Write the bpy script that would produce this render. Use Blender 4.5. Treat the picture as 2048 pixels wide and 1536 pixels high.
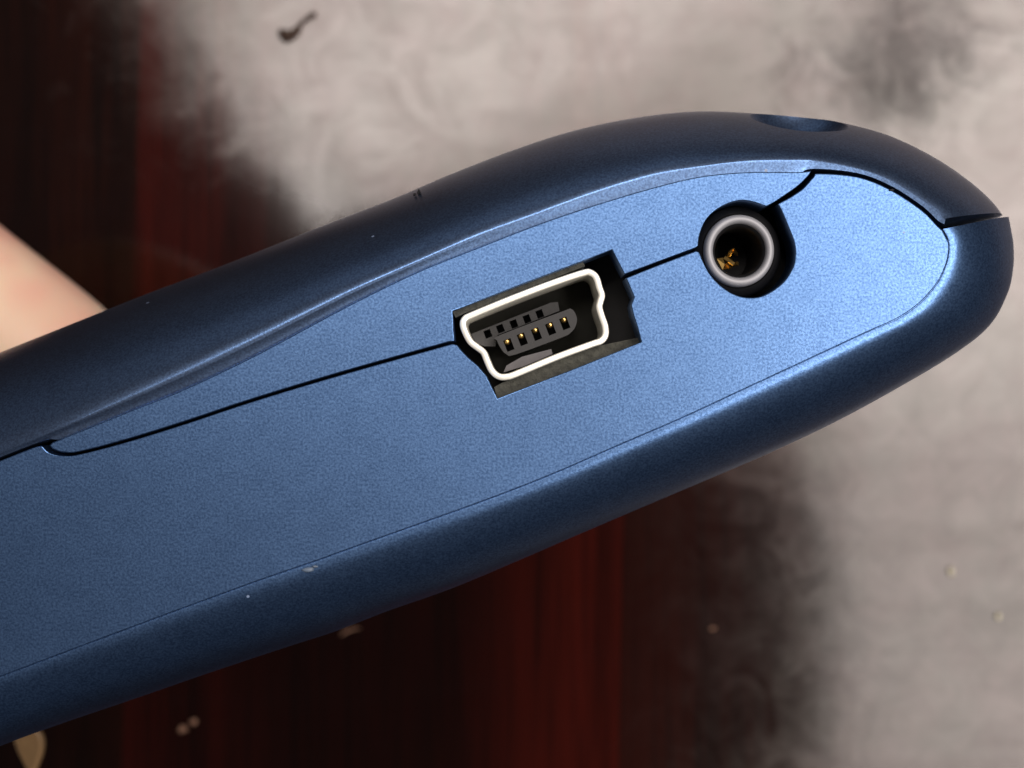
import bpy, bmesh, math, random
from mathutils import Vector, Matrix

for o in list(bpy.data.objects):
    bpy.data.objects.remove(o, do_unlink=True)
random.seed(7)
SC = bpy.context.scene
C = SC.collection

# ------------------------------------------------------------------ camera, world, lamps, exposure
CAM_D = 71.0            # mm from lens to the device's port face
FPX = 2769.0            # focal length in photograph pixels (2048 wide)
H = 130.0               # mm from the table top up to the port face

cam_d = bpy.data.cameras.new('camera')
cam = bpy.data.objects.new('camera', cam_d); C.objects.link(cam)
cam.location = (0, 0, (H + CAM_D) / 1000)
cam.rotation_euler = (0, 0, 0)
cam_d.sensor_width = 36.0
cam_d.lens = 36.0 * FPX / 2048.0
cam_d.clip_start = 0.002
cam_d.clip_end = 10.0
cam_d.dof.use_dof = True
cam_d.dof.focus_distance = (CAM_D + 0.4) / 1000
cam_d.dof.aperture_fstop = 64.0
SC.camera = cam

W = bpy.data.worlds.new('World'); SC.world = W; W.use_nodes = True
bg = W.node_tree.nodes['Background']
bg.inputs['Color'].default_value = (0.85, 0.86, 1.0, 1)
bg.inputs['Strength'].default_value = 0.05

def area(name, loc, target, size, power, color):
    d = bpy.data.lights.new(name, 'AREA'); d.shape = 'RECTANGLE'
    d.size, d.size_y = size; d.energy = power; d.color = color
    o = bpy.data.objects.new(name, d); C.objects.link(o)
    o.location = loc
    o.rotation_euler = (Vector(target) - Vector(loc)).to_track_quat('-Z', 'Y').to_euler()
    return o
# two panes of a window, seen by the lacquered table top as bright fields
WARM = (1.0, 0.905, 0.845)
pane = area('window_light', (-0.022, 0.296, 0.86), (-0.022, 0.296, 0.0), (0.385, 0.21), 3.0, WARM)
pane.rotation_euler = (0, 0, math.radians(25))
pane = area('window_light', (0.402, -0.02, 0.86), (0.402, -0.02, 0.0), (0.335, 0.76), 8.6, WARM)
pane.rotation_euler = (0, 0, math.radians(4))
area('fill_light', (-0.25, 1.0, 0.42), (-0.01, 0, 0.12), (0.9, 0.5), 0.35, (1.0, 0.93, 0.90))  # soft fill added to lift the cover's top bevel, no such source seen

SC.view_settings.view_transform = 'Standard'
SC.view_settings.look = 'None'
SC.view_settings.gamma = 1.0
SC.view_settings.exposure = 0.0
SC.render.engine = 'CYCLES'
SC.cycles.use_denoising = True
SC.cycles.max_bounces = 8

# ------------------------------------------------------------------ helpers
def P(px, py, z=0.0):
    """photograph pixel at height z (mm, 0 = port face) -> point in mm"""
    s = (CAM_D - z) / FPX
    return Vector(((px - 1024.0) * s, (768.0 - py) * s, z))

def cr(pts, n, closed=False):
    """Catmull-Rom through tuples of any length, n samples per span"""
    out = []
    m = len(pts)
    spans = m if closed else m - 1
    for i in range(spans):
        if closed:
            a, b, c, d = pts[(i-1) % m], pts[i], pts[(i+1) % m], pts[(i+2) % m]
        else:
            a = pts[i-1] if i > 0 else tuple(2*x - y for x, y in zip(pts[0], pts[1]))
            b, c = pts[i], pts[i+1]
            d = pts[i+2] if i + 2 < m else tuple(2*x - y for x, y in zip(pts[m-1], pts[m-2]))
        for k in range(n):
            t = k / n
            out.append(tuple(0.5 * ((2*q) + (-p + r)*t + (2*p - 5*q + 4*r - s)*t*t + (-p + 3*q - 3*r + s)*t**3)
                             for p, q, r, s in zip(a, b, c, d)))
    if not closed:
        out.append(tuple(pts[-1]))
    return out

def offset(poly, e):
    """shift a closed pixel outline sideways by e (positive = to the left of travel, y down)"""
    n = len(poly); out = []
    for i in range(n):
        ax, ay = poly[i-1]; bx, by = poly[i]; cx, cy = poly[(i+1) % n]
        d1 = Vector((bx-ax, by-ay)); d2 = Vector((cx-bx, cy-by))
        if d1.length < 1e-6: d1 = d2
        if d2.length < 1e-6: d2 = d1
        n1 = Vector((d1.y, -d1.x)).normalized(); n2 = Vector((d2.y, -d2.x)).normalized()
        m = n1 + n2
        if m.length < 0.3: m = n1
        m.normalize()
        k = 1.0 / max(0.55, m.dot(n1))
        out.append((bx + m.x*e*k, by + m.y*e*k))
    return out

def signed_area(poly):
    return 0.5*sum(poly[i-1][0]*poly[i][1] - poly[i][0]*poly[i-1][1] for i in range(len(poly)))

class Root:
    def __init__(self, name, loc_mm, label, cat, group=None):
        self.o = bpy.data.objects.new(name, None)
        self.o.empty_display_size = 0.01
        self.loc = Vector(loc_mm)
        self.o.location = (self.loc + Vector((0, 0, H))) / 1000
        C.objects.link(self.o)
        self.o['label'] = label; self.o['category'] = cat
        if group: self.o['group'] = group

def link(name, me, mat, root=None, part=None, smooth=None):
    """me in mm, z=0 on the port face; parented to the root's Empty or to a part of it"""
    org = root.loc if root else Vector((0, 0, 0))
    if root:
        me.transform(Matrix.Scale(0.001, 4) @ Matrix.Translation(-org))
    me.materials.clear(); me.materials.append(mat)
    if smooth is not None:
        me.polygons.foreach_set('use_smooth', [True]*len(me.polygons))
        if smooth < 180:
            bm = bmesh.new(); bm.from_mesh(me)
            a = math.radians(smooth)
            for e in bm.edges:
                if len(e.link_faces) == 2:
                    e.smooth = e.calc_face_angle(0) < a
            bm.to_mesh(me); bm.free()
        for pg in me.polygons:
            if len(pg.vertices) > 4: pg.use_smooth = False
    o = bpy.data.objects.new(name, me); C.objects.link(o)
    if part is not None: o.parent = part
    elif root: o.parent = root.o
    return o

def mesh(verts, faces, fix=True):
    me = bpy.data.meshes.new('m')
    me.from_pydata([tuple(v) for v in verts], [], faces)
    if fix:
        bm = bmesh.new(); bm.from_mesh(me)
        bmesh.ops.recalc_face_normals(bm, faces=bm.faces)
        bm.to_mesh(me); bm.free()
    return me

def loft(sections, closed_path=False, caps=True, closed_sec=True):
    n = len(sections); m = len(sections[0])
    V = [v for s in sections for v in s]
    F = []
    for i in range(n if closed_path else n-1):
        j = (i+1) % n
        for k in range(m if closed_sec else m-1):
            l = (k+1) % m
            F.append((i*m+k, i*m+l, j*m+l, j*m+k))
    if caps and not closed_path:
        F.append(tuple(range(m))); F.append(tuple((n-1)*m + k for k in range(m)))
    return mesh(V, F)

def plate(outline, z0, z1, r=0.03, rp=2.0):
    """solid plate from a pixel outline: softly rounded front edge at z0, walls down to z1"""
    if signed_area(outline) < 0: outline = outline[::-1]
    inn = offset(outline, -rp)
    mid = offset(outline, -rp*0.35)
    if abs(signed_area(inn)) > abs(signed_area(outline)):
        inn = offset(outline, rp); mid = offset(outline, rp*0.35)
    rings = [[P(x, y, z1) for x, y in outline], [P(x, y, z0-r) for x, y in outline],
             [P(x, y, z0-r*0.3) for x, y in mid], [P(x, y, z0) for x, y in inn]]
    # the walls run straight back rather than along the view rays
    rings[0] = [Vector((v.x, v.y, z1)) for v in rings[1]]
    n = len(outline); V = [v for r_ in rings for v in r_]; F = []
    for a in range(3):
        for i in range(n):
            j = (i+1) % n
            F.append((a*n+i, a*n+j, (a+1)*n+j, (a+1)*n+i))
    F.append(tuple(3*n+i for i in range(n))); F.append(tuple(range(n)))
    return mesh(V, F)

def boolean(me, cutters):
    """difference of a mesh (mm) with cutter meshes, solved exactly"""
    tmp = bpy.data.objects.new('tmp', me); C.objects.link(tmp)
    cut = []
    for c in cutters:
        co = bpy.data.objects.new('cut', c); C.objects.link(co); cut.append(co)
        md = tmp.modifiers.new('b', 'BOOLEAN'); md.object = co; md.operation = 'DIFFERENCE'; md.solver = 'EXACT'
    dg = bpy.context.evaluated_depsgraph_get(); dg.update()
    res = bpy.data.meshes.new_from_object(tmp.evaluated_get(dg))
    for o in cut + [tmp]: bpy.data.objects.remove(o, do_unlink=True)
    return res

def prism(poly_px, z0, z1):
    """straight-sided prism from a pixel polygon placed at z0, walls back to z1"""
    a = [P(x, y, z0) for x, y in poly_px]
    n = len(a)
    V = a + [Vector((v.x, v.y, z1)) for v in a]
    F = [tuple(range(n)), tuple(range(n, 2*n))] + [(i, (i+1) % n, n+(i+1) % n, n+i) for i in range(n)]
    return mesh(V, F)

def ball(c, r, scale=(1, 1, 1), seg=16, jitter=0.0):
    bm = bmesh.new()
    bmesh.ops.create_icosphere(bm, subdivisions=3 if seg > 12 else 2, radius=r)
    for v in bm.verts:
        k = 1 + random.uniform(-jitter, jitter)
        v.co = Vector((v.co.x*scale[0]*k, v.co.y*scale[1]*k, v.co.z*scale[2]*k)) + Vector(c)
    me = bpy.data.meshes.new('m'); bm.to_mesh(me); bm.free()
    return me

# ------------------------------------------------------------------ materials
class NT:
    def __init__(self, name):
        self.m = bpy.data.materials.new(name); self.m.use_nodes = True
        self.t = self.m.node_tree; self.b = self.t.nodes['Principled BSDF']
        self.out = self.t.nodes['Material Output']
    def n(self, kind, **kw):
        nd = self.t.nodes.new(kind)
        for k, v in kw.items(): setattr(nd, k, v)
        return nd
    def set(self, nd, key, val):
        if val is None: return
        if hasattr(val, 'links') or isinstance(val, bpy.types.NodeSocket): self.t.links.new(val, nd.inputs[key])
        else: nd.inputs[key].default_value = val
    def math(self, op, a, b=None, c=None, clamp=False):
        nd = self.n('ShaderNodeMath', operation=op, use_clamp=clamp)
        for i, v in enumerate((a, b, c)):
            if v is not None: self.set(nd, i, v)
        return nd.outputs[0]
    def remap(self, v, a, b, c=0.0, d=1.0, smooth=True):
        nd = self.n('ShaderNodeMapRange', interpolation_type='SMOOTHSTEP' if smooth else 'LINEAR')
        self.set(nd, 'Value', v)
        for k, x in (('From Min', a), ('From Max', b), ('To Min', c), ('To Max', d)): self.set(nd, k, x)
        return nd.outputs['Result']
    def noise(self, vec, scale, detail=3, rough=0.55, dist=0.0):
        nd = self.n('ShaderNodeTexNoise')
        self.set(nd, 'Vector', vec); self.set(nd, 'Scale', scale); self.set(nd, 'Detail', detail)
        self.set(nd, 'Roughness', rough); self.set(nd, 'Distortion', dist)
        return nd.outputs['Fac']
    def mixc(self, f, a, b):
        nd = self.n('ShaderNodeMix', data_type='RGBA')
        self.set(nd, 0, f); self.set(nd, 6, a); self.set(nd, 7, b)
        return nd.outputs[2]
    def ramp(self, f, stops, interp='LINEAR'):
        nd = self.n('ShaderNodeValToRGB'); nd.color_ramp.interpolation = interp
        e = nd.color_ramp.elements
        while len(e) < len(stops): e.new(0.5)
        for el, (p, c) in zip(e, stops):
            el.position = p; el.color = c if len(c) == 4 else (*c, 1)
        self.set(nd, 0, f)
        return nd.outputs[0]
    def bump(self, h, dist, strength=1.0):
        nd = self.n('ShaderNodeBump'); self.set(nd, 'Height', h)
        nd.inputs['Distance'].default_value = dist; nd.inputs['Strength'].default_value = strength
        self.t.links.new(nd.outputs[0], self.b.inputs['Normal'])
    def pos(self):
        return self.n('ShaderNodeNewGeometry').outputs['Position']
    def p(self, **kw):
        for k, v in kw.items(): self.set(self.b, k.replace('_', ' '), v)

def simple(name, col, rough=0.5, metal=0.0, bump=None, var=0.25, scale=3000, **kw):
    t = NT(name); q = t.pos()
    f = t.noise(q, scale, 3)
    c = t.mixc(f, tuple(x*(1-var) for x in col) + (1,), tuple(min(1, x*(1+var)) for x in col) + (1,))
    t.p(Base_Color=c, Roughness=rough, Metallic=metal, **kw)
    if bump: t.bump(t.noise(q, scale, 2), bump)
    return t.m

def make_paint(name, coat, rough):
    t = NT(name); q = t.pos()
    flake = t.noise(q, 8200, 2, 0.7)
    cloud = t.noise(q, 900, 3, 0.6)
    f = t.math('ADD', t.math('MULTIPLY', flake, 0.86), t.math('MULTIPLY', cloud, 0.14))
    f = t.remap(f, 0.37, 0.63, 0, 1, False)
    c = t.mixc(f, (0.046, 0.100, 0.222, 1), (0.108, 0.208, 0.410, 1))
    # worn spots and dust specks lying on the lacquer
    vor = t.n('ShaderNodeTexVoronoi'); t.set(vor, 'Vector', q); t.set(vor, 'Scale', 330)
    spot = t.remap(vor.outputs['Distance'], 0.018, 0.034, 1, 0)
    gate = t.remap(t.noise(q, 170, 1), 0.53, 0.56, 0, 1)
    dust = t.math('MULTIPLY', spot, gate)
    c = t.mixc(t.math('MULTIPLY', dust, 0.2), c, (0.6, 0.58, 0.55, 1))
    t.p(Base_Color=c, Metallic=t.math('SUBTRACT', 0.97, t.math('MULTIPLY', dust, 0.9)), Roughness=t.math('ADD', rough, t.math('MULTIPLY', t.noise(q, 120, 4, 0.6), 0.05)),
        Coat_Weight=coat, Coat_Roughness=0.48)
    t.bump(f, 0.000004, 0.3)
    return t.m

PAINT = make_paint('blue_metallic_paint', 0.15, 0.33)
PAINT_SHELL = make_paint('blue_metallic_soft_lacquer', 0.8, 0.29)
BLACK = simple('black_plastic', (0.008, 0.008, 0.009), 0.55, Specular_IOR_Level=0.3)
DARKGREY = simple('charcoal_plastic', (0.016, 0.016, 0.017), 0.6, scale=5000)
GASKET = simple('grey_foam_gasket', (0.060, 0.060, 0.048), 0.85, bump=0.00015, var=0.8, scale=3000)
INSERT = simple('port_housing_plastic', (0.010, 0.010, 0.008), 0.75, Specular_IOR_Level=0.2)
STEEL = simple('bright_plated_steel', (0.95, 0.91, 0.80), 0.36, 0.45, var=0.12, scale=900)
SILVER = simple('satin_nickel', (0.34, 0.345, 0.37), 0.55, 0.3, var=0.06)
TABM = simple('dull_steel', (0.10, 0.095, 0.10), 0.5, 0.3)
GOLD = simple('gold_contact', (0.75, 0.50, 0.17), 0.3, 1.0, var=0.1)
BEZEL = simple('dark_bezel_plastic', (0.028, 0.024, 0.024), 0.35)

def make_skin():
    t = NT('skin'); q = t.pos()
    big = t.noise(q, 75, 2); fine = t.noise(q, 1500, 3)
    c = t.mixc(t.remap(big, 0.35, 0.65), (0.95, 0.50, 0.38, 1), (0.98, 0.80, 0.56, 1))
    c = t.mixc(t.math('MULTIPLY', fine, 0.25), c, (0.88, 0.58, 0.44, 1))
    t.p(Base_Color=c, Roughness=0.45, Subsurface_Weight=0.15, Subsurface_Scale=0.003,
        Subsurface_Radius=(1.0, 0.35, 0.2))
    wv = t.n('ShaderNodeTexWave'); t.set(wv, 'Vector', q); t.set(wv, 'Scale', 900); t.set(wv, 'Distortion', 6)
    t.bump(t.math('ADD', t.math('MULTIPLY', wv.outputs['Fac'], 0.5), fine), 0.00006, 0.5)
    return t.m
SKIN = make_skin()

PXT = (CAM_D + H) / FPX / 1000.0     # metres on the table per photograph pixel

def make_table_mat(name, dark, red, gain):
    """polished mahogany with wipe smears and whitish window glare painted into its colour"""
    t = NT(name); q = t.pos()
    sx = t.n('ShaderNodeSeparateXYZ'); t.set(sx, 0, q)
    u = t.math('ADD', t.math('DIVIDE', sx.outputs[0], PXT*1000), 1.024)     # table position, 1 = 72.6 mm
    v = t.math('SUBTRACT', 0.768, t.math('DIVIDE', sx.outputs[1], PXT*1000))
    cv = t.n('ShaderNodeCombineXYZ'); t.set(cv, 0, u); t.set(cv, 1, v); uv = cv.outputs[0]
    # wood
    mp = t.n('ShaderNodeMapping'); t.set(mp, 'Vector', q); mp.inputs['Scale'].default_value = (1, 0.035, 1)
    mp.inputs['Rotation'].default_value = (0, 0, -0.025)
    g1 = t.noise(mp.outputs[0], 170, 5, 0.6, 0.4); g2 = t.noise(mp.outputs[0], 900, 3, 0.6)
    mp2 = t.n('ShaderNodeMapping'); t.set(mp2, 'Vector', q); mp2.inputs['Scale'].default_value = (1, 0.12, 1)
    g3 = t.noise(mp2.outputs[0], 60, 3, 0.6)
    g = t.math('ADD', t.math('MULTIPLY', g1, 0.45), t.math('ADD', t.math('MULTIPLY', g2, 0.4), t.math('MULTIPLY', g3, 0.25)))
    g = t.remap(g, 0.40, 0.68)
    pu = t.math('FRACT', t.math('DIVIDE', t.math('SUBTRACT', t.math('SUBTRACT', sx.outputs[0], t.math('MULTIPLY', sx.outputs[1], 0.025)), 0.0168 - 0.072*8), 0.072))
    edge = t.remap(t.math('ABSOLUTE', t.math('SUBTRACT', pu, 0.5)), 0.14, 0.44, 0.32, 1.0)
    edge = t.math('MULTIPLY', edge, t.math('MAXIMUM', t.remap(v, 0.45, 0.95, 1.0, 0.45), t.remap(u, 0.75, 1.0)))
    g = t.math('MULTIPLY', g, edge)
    wood = t.mixc(t.math('MULTIPLY', g, gain), (*dark, 1), (*red, 1))
    # pale haze of the window glare, painted into the colour with wipe smears
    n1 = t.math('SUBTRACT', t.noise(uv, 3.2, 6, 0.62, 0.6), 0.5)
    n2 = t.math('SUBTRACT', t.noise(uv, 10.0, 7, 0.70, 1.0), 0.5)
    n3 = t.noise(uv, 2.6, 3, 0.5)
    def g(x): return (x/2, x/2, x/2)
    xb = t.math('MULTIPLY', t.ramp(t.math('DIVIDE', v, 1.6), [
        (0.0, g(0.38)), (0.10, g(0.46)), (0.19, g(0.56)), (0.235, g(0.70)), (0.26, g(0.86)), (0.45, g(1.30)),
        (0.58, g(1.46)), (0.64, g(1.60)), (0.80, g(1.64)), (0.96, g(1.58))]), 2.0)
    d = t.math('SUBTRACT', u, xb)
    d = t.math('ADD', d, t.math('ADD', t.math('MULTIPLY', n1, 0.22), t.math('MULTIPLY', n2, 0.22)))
    glare_smear = t.math('POWER', t.remap(d, t.remap(v, 0.4, 0.9, -0.28, -0.20), t.remap(v, 0.4, 0.9, 0.16, 0.26)), 1.25)
    # darker patch left in the painted glare near the far right corner
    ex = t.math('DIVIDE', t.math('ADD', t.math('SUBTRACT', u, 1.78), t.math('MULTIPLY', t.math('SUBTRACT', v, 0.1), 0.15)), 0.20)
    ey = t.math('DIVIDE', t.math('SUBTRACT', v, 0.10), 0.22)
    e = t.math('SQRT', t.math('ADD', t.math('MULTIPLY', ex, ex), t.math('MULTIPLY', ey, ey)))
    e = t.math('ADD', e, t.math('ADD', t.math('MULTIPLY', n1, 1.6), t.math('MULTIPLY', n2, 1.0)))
    glare_smear = t.math('MULTIPLY', glare_smear, t.remap(e, 0.20, 1.45, 0.12, 1.0))
    # uneven strength of the painted glare, long wiping streaks
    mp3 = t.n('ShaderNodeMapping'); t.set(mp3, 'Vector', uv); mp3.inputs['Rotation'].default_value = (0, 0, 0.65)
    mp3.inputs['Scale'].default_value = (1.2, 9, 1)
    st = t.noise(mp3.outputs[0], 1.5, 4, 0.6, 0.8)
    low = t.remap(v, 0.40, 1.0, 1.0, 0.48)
    glare_smear = t.math('MULTIPLY', glare_smear, t.math('ADD', 0.66, t.math('ADD', t.math('MULTIPLY', n3, 0.30), t.math('ADD', t.math('MULTIPLY', st, 0.24), t.math('MULTIPLY', n2, 0.35)))))
    glare_smear = t.math('MULTIPLY', glare_smear, low)
    # thin smears left inside the area clear of glare
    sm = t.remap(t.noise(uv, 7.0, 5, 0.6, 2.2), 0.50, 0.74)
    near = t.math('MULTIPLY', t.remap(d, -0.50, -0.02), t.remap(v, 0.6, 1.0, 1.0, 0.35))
    glare_smear = t.math('ADD', glare_smear, t.math('MULTIPLY', t.math('MULTIPLY', sm, near), 0.16), clamp=True)
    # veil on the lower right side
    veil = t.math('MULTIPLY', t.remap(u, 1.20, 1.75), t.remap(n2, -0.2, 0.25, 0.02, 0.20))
    glare_smear = t.math('ADD', glare_smear, veil, clamp=True)
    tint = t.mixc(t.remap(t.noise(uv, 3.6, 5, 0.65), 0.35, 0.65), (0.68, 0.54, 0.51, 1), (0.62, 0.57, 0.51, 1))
    gloss_dim = t.remap(e, 0.20, 1.45, 0.30, 1.0)          # gloss cut to darken the reflected glare in the far right corner
    sw = t.noise(uv, 7.0, 8, 0.72, 0.9)               # swirls left by wiping
    rough = t.math('ADD', 0.085, t.math('MULTIPLY', glare_smear, t.math('ADD', 0.09, t.math('MULTIPLY', t.remap(sw, 0.35, 0.70), 0.10))))
    t.p(Base_Color=t.mixc(t.math('MULTIPLY', glare_smear, 0.26), wood, tint), Roughness=rough,
        Specular_IOR_Level=t.math('MULTIPLY', t.math('MULTIPLY', gloss_dim, t.remap(v, 0.45, 1.1, 0.56, 0.29)),  # gloss also lowered down the table to dim the reflected glare there
                                  t.math('ADD', t.math('ADD', 0.72, t.math('MULTIPLY', st, 0.50)), t.math('MULTIPLY', n2, 0.55))))
    t.bump(t.math('ADD', t.math('MULTIPLY', t.noise(uv, 5.5, 5, 0.6, 0.5), 1.0), t.math('MULTIPLY', g2, 0.12)), 0.000026, 1.0)
    return t.m

# ------------------------------------------------------------------ table
table = bpy.data.objects.new('table', None); C.objects.link(table)
table.empty_display_size = 0.05
table.location = (0, 0, 0)
table['label'] = 'dark mahogany table top with whitish painted window glare and wipe smears under the device'
table['category'] = 'table'
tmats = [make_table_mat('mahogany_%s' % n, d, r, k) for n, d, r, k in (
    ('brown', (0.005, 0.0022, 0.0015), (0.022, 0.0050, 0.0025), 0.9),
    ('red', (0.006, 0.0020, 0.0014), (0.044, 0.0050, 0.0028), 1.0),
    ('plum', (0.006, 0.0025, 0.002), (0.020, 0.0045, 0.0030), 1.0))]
pw = 0.0720
x0 = 0.0168
rot = Matrix.Rotation(-0.025, 4, 'Z')
for i in range(-6, 6):
    bm = bmesh.new()
    bmesh.ops.create_cube(bm, size=1.0)
    for vtx in bm.verts:
        vtx.co = Vector((x0 + (i + 0.5 + vtx.co.x) * pw - (0.000001 if vtx.co.x > 0 else -0.000001),
                         vtx.co.y * 1.0, -0.009 + vtx.co.z * 0.018))
    bmesh.ops.bevel(bm, geom=[e for e in bm.edges if all(v.co.z > -0.001 for v in e.verts)], offset=0.00002, segments=1, affect='EDGES')
    bm.transform(rot)
    me = bpy.data.meshes.new('plank'); bm.to_mesh(me); bm.free()
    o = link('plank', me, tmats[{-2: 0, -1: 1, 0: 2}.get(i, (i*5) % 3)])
    o.parent = table

# ------------------------------------------------------------------ handheld device
ZB = -68.0
dev = Root('handheld_device', (-28, -8, ZB), 'blue metallic handheld device held end on above the table, its port side towards the viewer', 'handheld device')

# inner line of the cover's channel / ridge / outer silhouette
TOP = [((-2200, 1780), (-2200, 1770), (-2240, 1580)),
       ((-800, 1232), (-800, 1222), (-840, 1034)),
       ((-380, 1065), (-380, 1056), (-420, 869)),
       ((-180, 986), (-180, 977), (-220, 791)),
       ((-85, 948), (-85, 940), (-125, 755)),
       ((0, 914), (0, 906), (-40, 721)),
       ((86, 881), (91, 867), (40, 689)),
       ((255, 823), (255, 792), (211, 621)),
       ((365, 779), (365, 741), (310, 582)),
       ((510, 710), (510, 672), (455, 528)),
       ((693, 612), (693, 582), (640, 455)),
       ((834, 543), (834, 520), (790, 397)),
       ((951, 496), (951, 469), (905, 348)),
       ((1069, 450), (1069, 426), (1030, 300)),
       ((1186, 410), (1186, 383), (1150, 262)),
       ((1303, 375), (1303, 348), (1275, 237)),
       ((1400, 352), (1400, 332), (1390, 226)),
       ((1495, 343), (1495, 321), (1505, 231)),
       ((1590, 343), (1590, 319), (1612, 241)),
       ((1632, 337), (1640, 321), (1673, 250)),
       ((1716, 346), (1716, 335), (1768, 277)),
       ((1780, 370), (1780, 357), (1857, 321)),
       ((1843, 410), (1843, 395), (1927, 369)),
       ((1876, 440), (1877, 421), (1971, 409)),
       ((1889, 448), (1891, 437), (1993, 437))]
BOT = [((1893, 457), (1997, 444)), ((1903, 476), (2003, 471)), ((1906, 498), (2009, 498)),
       ((1900, 530), (2011, 544)), ((1881, 570), (2002, 594)), ((1843, 613), (1970, 655)),
       ((1796, 645), (1905, 709)), ((1742, 669), (1800, 773)), ((1617, 727), (1670, 844)),
       ((1492, 785), (1545, 903)), ((1367, 843), (1420, 957)), ((1242, 897), (1295, 1010)),
       ((1097, 960), (1150, 1072)), ((973, 1008), (1025, 1126)), ((848, 1053), (900, 1178)),
       ((724, 1097), (775, 1222)), ((621, 1134), (672, 1262)), ((519, 1169), (570, 1295)),
       ((371, 1223), (420, 1345)), ((223, 1278), (270, 1397)), ((74, 1334), (120, 1448)),
       ((-75, 1390), (-30, 1503)), ((-220, 1445), (-175, 1558)), ((-420, 1520), (-375, 1634)), ((-800, 1662), (-760, 1778)), ((-2200, 2187), (-2160, 2305))]

PROF_TOP = [(0, 8), (0.05, 43), (0.30, 57), (0.75, 73), (0.93, 80), (1, 86)]
PROF_LOW = [(0, 6), (0.10, 24), (0.40, 38), (0.75, 58), (0.93, 76), (1, 84)]
def slope_table(prof, n=200):
    """height drop along a profile given by its slope (degrees) at points across it, normalised to 1"""
    zs = [0.0]
    for k in range(n):
        w = (k + 0.5) / n
        for (a, ta), (b, tb) in zip(prof, prof[1:]):
            if a <= w <= b:
                th = ta + (tb - ta) * (w - a) / (b - a); break
        zs.append(zs[-1] + math.tan(math.radians(th)) / n)
    return [z / zs[-1] for z in zs]
TAB = {id(p): slope_table(p) for p in (PROF_TOP, PROF_LOW)}
def bevel_curve(F, S, depth, prof, n):
    """points from the ridge F (at z=0) round to the silhouette S (at z=-depth)"""
    f = P(*F, 0.0); s = P(*S, -depth); out = []; tab = TAB[id(prof)]
    for j in range(1, n+1):
        t_ = j / n
        w = 0.25*t_**2 + 0.75*(1 - (1 - t_)**2)      # closer together at both ends
        w = min(1.0, w)
        k = min(199, int(w*200)); fr = w*200 - k
        z = -depth * (tab[k] + (tab[k+1] - tab[k]) * fr)
        out.append(Vector((f.x + (s.x-f.x)*w, f.y + (s.y-f.y)*w, z)))
    return out

flat = [(*a, *b, *c) for a, b, c in TOP]
secs = []
DT = 9.0
for q in cr(flat, 10):
    I, F, S = q[0:2], q[2:4], q[4:6]
    i, f = P(*I), P(*F)
    k_ = max(0.0, min(1.0, (I[0] - 96)/30.0, (1612 - I[0])/30.0))
    led = Vector((i.x - f.x, i.y - f.y, 0)).normalized() * (0.02 + 0.33*k_)
    wd = (f - i).length
    dp = 0.30*min(wd, 0.95) * (1.0 - 0.7*max(0.0, min(1.0, (I[0] - 700)/600.0)))
    sec = [Vector((i.x, i.y, -2.0)) + led, Vector((i.x, i.y, -dp - 0.04)) + led]
    for w, z in ((0.0, -dp - 0.01), (0.40, -dp*0.62), (0.64, -dp*0.12), (0.72, 0.0), (0.86, 0.015), (1.0, 0.0)):
        sec.append(Vector((i.x + (f.x-i.x)*w, i.y + (f.y-i.y)*w, z)))
    b = bevel_curve(F, S, DT, PROF_TOP, 24)
    sec += b
    sec += [Vector((b[-1].x, b[-1].y, -30.0)), Vector((b[-1].x, b[-1].y, ZB))]
    sec += [Vector((f.x, f.y, ZB))]
    secs.append(sec)
cover = loft(secs)

# thumb dimple scooped out of the cover's crown
def on_cover(px, w):
    best = min(cr(flat, 10), key=lambda q: abs(q[2] - px))
    b = bevel_curve(best[2:4], best[4:6], DT, PROF_TOP, 64)
    k = int(w*63)
    return b, k, best
bl, k, bq = on_cover(1566, 0.66)
pt = bl[k]; tg = (bl[min(k+1, 63)] - bl[k-1]).normalized()
along = Vector((1, -0.12, 0)).normalized()
nrm = tg.cross(along).normalized()
if nrm.dot(Vector((0, 1, 0.2))) < 0: nrm = -nrm
R_, rc = 3.2, 2.75
cut = ball(pt + nrm*math.sqrt(R_*R_ - rc*rc), R_)
bmx = bmesh.new(); bmesh.ops.create_uvsphere(bmx, u_segments=96, v_segments=64, radius=R_)
bmesh.ops.translate(bmx, verts=bmx.verts, vec=pt + nrm*math.sqrt(R_*R_ - rc*rc))
cut = bpy.data.meshes.new('c'); bmx.to_mesh(cut); bmx.free()
cover = boolean(cover, [cut])
cover_o = link('front_cover', cover, PAINT_SHELL, dev, smooth=24)

secs = []
for n_q, q in enumerate(cr([(*a, *b) for a, b in BOT], 10)):
    F, S = q[0:2], q[2:4]
    dep = 6.0 + 3.0 * max(0.0, 1 - n_q/70.0)
    f, s = P(*F), P(*S)
    dirx = Vector((f.x - s.x, f.y - s.y, 0)).normalized()
    inner = Vector((f.x, f.y, 0)) + dirx*0.20
    led = dirx * (0.02 + 0.30*max(0.0, min(1.0, (n_q - 12)/6.0)))
    sec = [Vector((inner.x, inner.y, -2.0)) + led, Vector((inner.x, inner.y, -0.045)) + led, Vector((inner.x, inner.y, -0.035)), Vector((inner.x, inner.y, -0.012)) - dirx*0.03,
           Vector((f.x, f.y, -0.0))]
    b = bevel_curve(F, S, dep, PROF_LOW, 24)
    sec += b + [Vector((b[-1].x, b[-1].y, -30.0)), Vector((b[-1].x, b[-1].y, ZB)), Vector((inner.x, inner.y, ZB))]
    secs.append(sec)
link('lower_shell', loft(secs), PAINT, dev, smooth=24)

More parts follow.
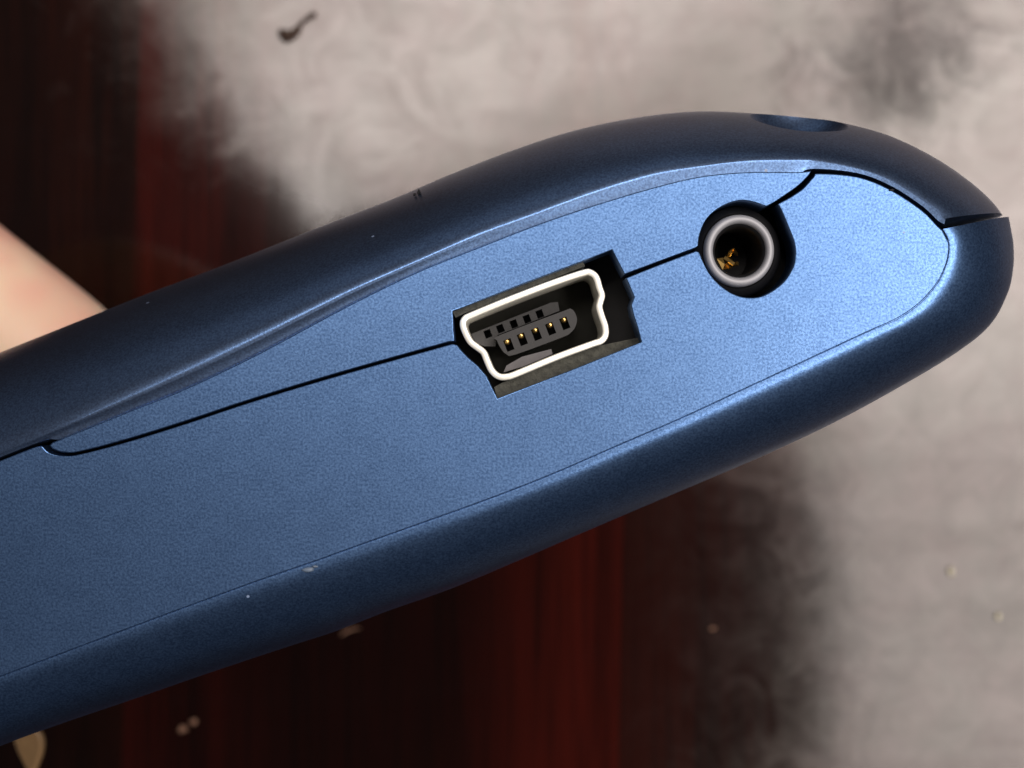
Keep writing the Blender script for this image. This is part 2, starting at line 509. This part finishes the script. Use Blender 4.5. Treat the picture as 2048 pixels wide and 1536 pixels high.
# flat plates of the port side, divided by the seam that runs through both sockets
JACK_UP = [(1532, 413), (1509, 405), (1484, 401), (1459, 406), (1433, 419), (1411, 441), (1399, 470), (1396, 492)]
JACK_LOW = [(1398, 504), (1408, 527), (1421, 550), (1442, 572), (1467, 588), (1492, 595), (1518, 594), (1543, 583),
            (1569, 562), (1586, 534), (1591, 509), (1588, 484), (1577, 455), (1564, 424), (1556, 408)]
upper = cr([(105, 885), (255, 824.5), (365, 780.5), (510, 711.5), (693, 613.5), (834, 544.5), (951, 497.5), (1069, 451.5), (1186, 411.5),
            (1303, 376.5), (1400, 353.5), (1495, 344.5), (1590, 344.5), (1622, 342)], 6)
upper += cr([(1617, 351), (1598, 370), (1573, 388), (1546, 406)], 3)
upper += cr(JACK_UP, 4)
upper += [(1390, 496), (1320, 522), (1249, 549), (1243, 538), (1224, 500), (1180, 517), (1040, 570.5), (905, 622), (907, 660), (909, 682)]
upper += cr([(900, 683), (693, 741), (510, 796), (365, 844), (255, 878), (164, 902), (130, 905), (108, 899), (99, 891)], 6)
link('upper_trim', plate(upper, 0.0, -2.5), PAINT, dev, smooth=40)

lower = cr([(-2200, 1793), (-800, 1241), (-380, 1074), (-180, 995), (-85, 957), (0, 922), (66, 896), (84, 892)], 6)[:-1]
lower += cr([(84, 892), (98, 905), (128, 912), (164, 908), (255, 884), (365, 850), (510, 802), (693, 747), (905, 688)], 6)
lower += [(914, 690), (924, 703), (937, 716), (955, 731), (973, 752), (984, 775), (995, 797), (1140, 741), (1283, 684), (1275, 656), (1266, 628), (1262, 610),
          (1268, 594), (1257, 568), (1252, 556), (1320, 529), (1392, 502)]
lower += cr(JACK_LOW, 4)
lower += cr([(1580, 395), (1606, 377), (1627, 354), (1638, 347), (1716, 354), (1780, 379), (1843, 420), (1874, 451), (1885, 461)], 4)
fin = []
fl = cr([b[0] for b in BOT], 6)
for a in range(len(fl)):
    p, n_ = fl[max(0, a-1)], fl[min(len(fl)-1, a+1)]
    d_ = Vector((n_[0]-p[0], n_[1]-p[1])).normalized()
    fin.append((fl[a][0] + (-d_.y)*8.1, fl[a][1] + d_.x*8.1))
lower += fin[8:]
link('port_plate', plate(lower, 0.0, -2.5), PAINT, dev, smooth=40)

# black core behind the seams
core = [b[0] for b in TOP[::1]] + [b[0] for b in BOT]
core = cr(core, 3, True)
if signed_area(core) < 0: core = core[::-1]
ci = offset(core, -6); co_ = offset(core, 6)
core = ci if abs(signed_area(ci)) < abs(signed_area(co_)) else co_
link('inner_core', prism(core, -7.0, ZB + 1.0), BLACK, dev)

# raised screen bezel that lies along the cover behind its crown
secs = []
for px in range(-1900, 161, 60):
    fr = [q for q in TOP]
    y = 721 + (px + 40) * -0.395
    k_ = min(1.0, (160 - px) / 130.0)
    b = P(px, y + 2, -9.0)
    nrm2 = Vector((0.365, 0.93, 0))
    h_ = 0.75 * k_
    secs.append([Vector((b.x, b.y, -16)) - nrm2*1.5, Vector((b.x, b.y, -16)) + nrm2*h_*0.8, Vector((b.x, b.y, -17)) + nrm2*h_*1.15,
                 Vector((b.x, b.y, -60)) + nrm2*h_*1.15, Vector((b.x, b.y, -61)) + nrm2*h_*0.8, Vector((b.x, b.y, -61)) - nrm2*1.5])
link('screen_bezel', loft(secs), BEZEL, dev, smooth=30)

# ---- mini usb socket
def u(X, Y): return (880 + X/4.518, 480 + Y/4.518)
RIM = [u(*p) for p in [(208, 770), (225, 712), (300, 672), (640, 532), (1000, 395), (1290, 298), (1362, 296), (1412, 340), (1440, 430), (1462, 500),
       (1448, 560), (1440, 610), (1462, 690), (1492, 780), (1494, 860), (1455, 912), (1370, 942), (1050, 1060), (700, 1205), (605, 1236),
       (530, 1232), (468, 1180), (425, 1090), (392, 1015), (335, 968), (280, 925), (240, 860)]]
path = cr(RIM, 6, True)
if signed_area(path) < 0: path = path[::-1]
SH = [(-6.6, -5.5), (-6.6, -0.64), (-5.9, -0.58), (-4.2, -0.555), (0, -0.55), (4.2, -0.555), (5.9, -0.58), (6.6, -0.66), (6.6, -5.5)]
rings = {e: offset(path, e) for e, _ in SH}
secs = []
for i in range(len(path)):
    secs.append([Vector((*P(*rings[e][i], -0.6)[:2], z)) for e, z in SH])
shell = link('port_shell', loft(secs, closed_path=True), STEEL, dev, smooth=60)

inner_poly = offset(path, -8.3)
if abs(signed_area(inner_poly)) > abs(signed_area(path)): inner_poly = offset(path, 8.3)
link('port_back', prism(inner_poly, -4.6, -5.4), INSERT, dev, shell)

A = Vector((0.934, -0.357))     # along the socket (pixel space)
B = Vector((0.357, 0.934))      # down across it
def box_px(c, w, h, z0, z1, r=0.0):
    cx, cy = c; pts = []
    for sx_, sy_ in ((-1, -1), (1, -1), (1, 1), (-1, 1)):
        q = Vector((cx, cy)) + A*(sx_*w/2) + B*(sy_*h/2)
        pts.append((q.x, q.y))
    return prism(pts, z0, z1)

tong = [u(*p) for p in [(515, 905), (535, 862), (1120, 640), (1180, 622), (1215, 650), (1238, 715), (1222, 785), (1180, 838), (1100, 880), (680, 1035), (600, 1030), (555, 985)]]
tong = cr(tong, 3, True)
slot_c = [u(*p) for p in [(622, 945), (745, 893), (874, 846), (1003, 797), (1132, 748)]]
cuts = [box_px(c, 15.5, 24.0, -1.0, -3.2) for c in slot_c]
tongue = boolean(prism(tong, -1.7, -4.7), cuts)
link('contact_tongue', tongue, DARKGREY, dev, shell)
for c in [u(*p) for p in [(606, 916), (732, 862), (860, 812), (994, 766), (1119, 718)]]:
    m1 = ball(P(*c, -1.95), 0.20, (1, 1, 1.2), 10)
    bm = bmesh.new(); bm.from_mesh(m1)
    ctr = P(*c, -2.05)
    rr = bmesh.ops.create_cube(bm, size=1.0)
    for v_ in rr['verts']:
        v_.co = Vector((v_.co.x*0.26, v_.co.y*0.16, v_.co.z*1.2)) + ctr + Vector((0, 0.0, -0.75))
    bm.to_mesh(m1); bm.free()
    link('contact_pin', m1, GOLD, dev, shell, smooth=40)

shelf = [u(*p) for p in [(280, 850), (1000, 566), (1065, 560), (1080, 640), (520, 860), (500, 960), (400, 960), (320, 925)]]
sl2 = [u(*p) for p in [(430, 842), (545, 795), (668, 752), (788, 706), (905, 660)]]
shelf_m = boolean(prism(shelf, -2.9, -4.7), [box_px(c, 14.0, 16.0, -2.0, -4.2) for c in sl2])
link('rear_contact_block', shelf_m, DARKGREY, dev, shell)
tab = [u(*p) for p in [(575, 1195), (600, 1135), (740, 1055), (1005, 985), (1018, 1030), (760, 1140)]]
link('spring_tab', prism(tab, -1.9, -3.5), TABM, dev, shell)

# foam gasket and dark well around the socket
gb = [u(*p) for p in [(490, 1330), (560, 1290), (640, 1262), (1060, 1085), (1440, 955), (1800, 880), (1830, 930), (1500, 1060), (520, 1440)]]
gk = link('port_gasket', prism(gb, -1.15, -3.5), GASKET, dev)
gt = [u(*p) for p in [(110, 640), (700, 400), (1290, 190), (1310, 235), (700, 475), (215, 665), (140, 700)]]
link('port_gasket', prism(gt, -0.75, -3.5), GASKET, dev)
well = [u(*p) for p in [(60, 600), (1570, 50), (1860, 960), (500, 1470), (60, 900)]]
link('port_well', prism(well, -5.6, -6.9), BLACK, dev)

# ---- audio jack
jc = (1480.5, 500.0)
def ring_mesh(prof, nseg=72, c=jc, z=-0.6):
    """lathe about the jack's axis: prof = (radius px, z)"""
    ctr = P(*c, z); s = (CAM_D - z)/FPX
    secs = []
    for i in range(nseg):
        a = 2*math.pi*i/nseg
        secs.append([Vector((ctr.x + math.cos(a)*r*s, ctr.y + math.sin(a)*r*s*1.03, zz)) for r, zz in prof])
    return loft(secs, closed_path=True)
jack = link('jack_ring', ring_mesh([(53, -4.0), (52.5, -1.0), (54, -0.82), (58, -0.70), (62, -0.68), (66, -0.72), (69.5, -0.86), (70.5, -1.1), (70.5, -4.0)]), SILVER, dev, smooth=60)
link('jack_barrel', ring_mesh([(48, -6.5), (46, -1.5), (49, -1.05), (53, -0.98), (53.0, -6.5)]), BLACK, dev, jack, smooth=50)
link('jack_collar', ring_mesh([(70, -4.0), (70, -1.35), (74, -1.2), (86, -1.5), (90, -1.9), (90, -4.0)]), BLACK, dev, jack, smooth=50)
link('jack_floor', ring_mesh([(0.5, -6.2), (0.5, -6.0), (52, -6.0), (52, -6.2)]), BLACK, dev, jack)
def jp(X, Y): return (1340 + X/5.906, 360 + Y/5.906)
def strip(pts, w, th=0.12):
    """bent metal leaf through (px, py, z)"""
    c = [P(a, b, z) for a, b, z in pts]; V = []; Fc = []
    secs = []
    for i, p in enumerate(c):
        t_ = (c[min(i+1, len(c)-1)] - c[max(i-1, 0)]).normalized()
        side = t_.cross(Vector((0.25, 0.3, 1))).normalized()*w/2
        up = side.cross(t_).normalized()*th/2
        secs.append([p+side+up, p-side+up, p-side-up, p+side-up])
    return loft(secs)
link('contact_spring', strip([(*jp(585, 930), -2.6), (*jp(625, 1030), -2.4), (*jp(700, 1015), -2.9), (*jp(690, 900), -3.6)], 0.36), GOLD, dev, jack)
link('contact_spring', strip([(*jp(640, 920), -2.9), (*jp(700, 960), -2.8), (*jp(760, 1000), -2.7), (*jp(800, 985), -2.5)], 0.2), GOLD, dev, jack)
link('contact_spring', strip([(*jp(690, 900), -3.2), (*jp(715, 850), -2.9), (*jp(745, 825), -2.7), (*jp(790, 880), -3.3)], 0.2), GOLD, dev, jack)
link('contact_leaf', strip([(*jp(785, 1362), -1.75), (*jp(860, 1315), -1.7), (*jp(960, 1285), -1.7), (*jp(1075, 1245), -1.75)], 0.07), GOLD, dev, jack)
jw = cr([(1395, 500), (1410, 430), (1484, 396), (1560, 415), (1596, 500), (1570, 568), (1500, 600), (1425, 560)], 4, True)
link('jack_well', prism(jw, -6.3, -6.9), BLACK, dev)

# nick knocked out of the cover's edge
nick = ball(P(838, 386, -5.2), 0.22, (0.35, 1.0, 2.0), 10, 0.25)
link('nick', nick, BLACK, dev)
nick = ball(P(829, 389, -5.0), 0.12, (0.6, 0.6, 1.2), 10, 0.25)
link('nick', nick, BLACK, dev)

SCUFF = simple('bare_scuff', (0.09, 0.125, 0.18), 0.5, scale=4000)
for px, py, rr, sc in ((616, 1139, 0.20, (1.6, 0.7, 0.3)), (630, 1133, 0.11, (1.3, 0.7, 0.4)), (1783, 380, 0.10, (1.5, 0.6, 0.5))):
    link('scuff', ball(P(px, py, 0.0), rr, sc, 10, 0.3), SCUFF if py > 500 else BLACK, dev, smooth=180)

# ------------------------------------------------------------------ hand holding the device
hand_pts = {}
chains = [
    # index finger pressing on the cover: tip first
    [((-38.0, -0.9, -57.5), 6.2), ((-42.2, 1.9, -58), 7.4), ((-52, 8.8, -59), 7.7), ((-62, 15.7, -64), 8.2), ((-73, 20.0, -74), 8.6), ((-82, 13, -90), 10.0), 'palm'],
    [((-60, -3.5, -60), 6.5), ((-72, 6, -62), 7.2), ((-84, 10, -74), 8.2), ((-91, 4, -92), 10.0), 'palm'],
    [((-74, -9, -66), 6.3), ((-86, -1, -70), 7.0), ((-96, 0, -82), 8.0), ((-101, -6, -98), 9.5), 'palm'],
    [((-84, -14, -78), 5.6), ((-97, -8, -84), 6.2), ((-107, -10, -92), 7.0), ((-110, -18, -104), 8.5), 'palm'],
    # thumb under the shell
    [((-54.2, -32.6, -66), 5.6), ((-62, -38.5, -68), 7.0), ((-73, -43, -74), 8.6), ((-86, -42, -84), 11.0), 'palm'],
]
V = [Vector((-95, -22, -100)), Vector((-122, -40, -104)), Vector((-175, -62, -102)), Vector((-260, -95, -98))]
Rr = [(17, 13), (16, 12.5), (20, 19), (26, 25)]
E = [(0, 1), (1, 2), (2, 3)]
for ch in chains:
    prev = None
    for p in ch:
        if p == 'palm':
            E.append((prev, 0)); continue
        V.append(Vector(p[0])); Rr.append((p[1], p[1])); i = len(V)-1
        if prev is not None: E.append((prev, i))
        prev = i
me = bpy.data.meshes.new('hand'); me.from_pydata([tuple(v) for v in V], E, [])
ho = bpy.data.objects.new('tmp', me); C.objects.link(ho)
ho.modifiers.new('s', 'SKIN')
for i, sv in enumerate(me.skin_vertices[0].data):
    sv.radius = Rr[i]; sv.use_root = (i == 0)
ss = ho.modifiers.new('u', 'SUBSURF'); ss.levels = 3; ss.render_levels = 3
dg = bpy.context.evaluated_depsgraph_get(); dg.update()
hm = bpy.data.meshes.new_from_object(ho.evaluated_get(dg))
bpy.data.objects.remove(ho, do_unlink=True)
hm.transform(Matrix.Translation((0, 0, H)))
hm.transform(Matrix.Scale(0.001, 4))
hand = link('hand', hm, SKIN, smooth=180)
hand['label'] = 'bare hand gripping the blue device, fingertip bright at the left edge'
hand['category'] = 'hand'

nail_px = cr([(60, 1448), (82, 1472), (84, 1500), (75, 1530), (62, 1556), (50, 1534), (34, 1502), (14, 1468), (-60, 1440), (-75, 1405), (-10, 1405)], 4, True)
if signed_area(nail_px) < 0: nail_px = nail_px[::-1]
nm = plate(nail_px, -61.0, -61.9, 0.3, 6.0)
for v_ in nm.vertices:                              # arch of the nail plate
    q_ = (v_.co.x + 46.0)*0.75 - (v_.co.y + 34.0)*0.3
    v_.co.z -= 0.12*q_*q_
nm.transform(Matrix.Translation((0, 0, H))); nm.transform(Matrix.Scale(0.001, 4))
NAIL = simple('fingernail', (0.24, 0.145, 0.065), 0.5, scale=700)
link('thumbnail', nm, NAIL, part=hand, smooth=50)

# ------------------------------------------------------------------ crumbs and lint on the table
def T(px, py, h=0.0):
    return Vector(((px-1024)*PXT, (768-py)*PXT, h))
CRUMB = simple('pale_crumb', (0.60, 0.56, 0.42), 0.8, scale=1500)
TAN = simple('tan_crumb', (0.26, 0.14, 0.09), 0.8, scale=1500)
RUST = simple('dark_debris', (0.045, 0.022, 0.012), 0.7, scale=1500)
def crumb(name, px, py, r, sc, mat, label, cat, group=None):
    m_ = ball((0, 0, 0), r, sc, 10, 0.34)
    o = link(name, m_, mat, smooth=180)
    o.location = T(px, py, r*sc[2]*0.8)
    o['label'] = label; o['category'] = cat
    if group: o['group'] = group
    return o
crumb('crumb', 1900, 1142, 0.00055, (0.9, 1.1, 0.7), CRUMB, 'pale crumb on whitish glare below the rounded end, nearer the device of two', 'crumb', 'crumbs on the table')
crumb('crumb', 1995, 1232, 0.00045, (0.9, 1.1, 0.7), CRUMB, 'pale crumb on the whitish table glare close to the right picture edge', 'crumb', 'crumbs on the table')
crumb('crumb', 365, 1458, 0.00055, (1.2, 1.0, 0.7), TAN, 'tan crumb on dark wood below the device, left one of a touching pair', 'crumb', 'crumbs on the table')
crumb('crumb', 387, 1442, 0.00042, (1.1, 1.1, 0.7), TAN, 'tan crumb on dark wood below the device, right smaller one of a touching pair', 'crumb', 'crumbs on the table')
crumb('crumb', 1425, 1257, 0.0003, (1.5, 0.8, 0.7), TAN, 'small tan fleck on the dark plank below the device', 'crumb', 'crumbs on the table')
def curl(name, pts, rad, mat, label, cat):
    cdat = bpy.data.curves.new(name, 'CURVE'); cdat.dimensions = '3D'; cdat.bevel_depth = rad; cdat.bevel_resolution = 2
    sp = cdat.splines.new('BEZIER'); sp.bezier_points.add(len(pts)-1)
    for bp, (a, b, w) in zip(sp.bezier_points, pts):
        bp.co = T(a, b, rad*0.9); bp.handle_left_type = bp.handle_right_type = 'AUTO'; bp.radius = w
    tmp = bpy.data.objects.new('tmp', cdat); C.objects.link(tmp)
    dg = bpy.context.evaluated_depsgraph_get(); dg.update()
    m_ = bpy.data.meshes.new_from_object(tmp.evaluated_get(dg)); bpy.data.objects.remove(tmp, do_unlink=True)
    o = link(name, m_, mat, smooth=180)
    o['label'] = label; o['category'] = cat
curl('scrap', [(560, 62, 0.6), (572, 72, 1.6), (590, 66, 1.0), (606, 45, 0.35), (632, 28, 0.6)], 0.0006, RUST,
     'dark brown scrap with a thin tail on the whitish glare above the device', 'scrap')
curl('lint', [(682, 1270, 0.6), (694, 1262, 1.0), (706, 1258, 0.7), (720, 1256, 0.5)], 0.00020, TAN,
     'short pale lint fibre on dark wood just under the lower shell', 'lint')
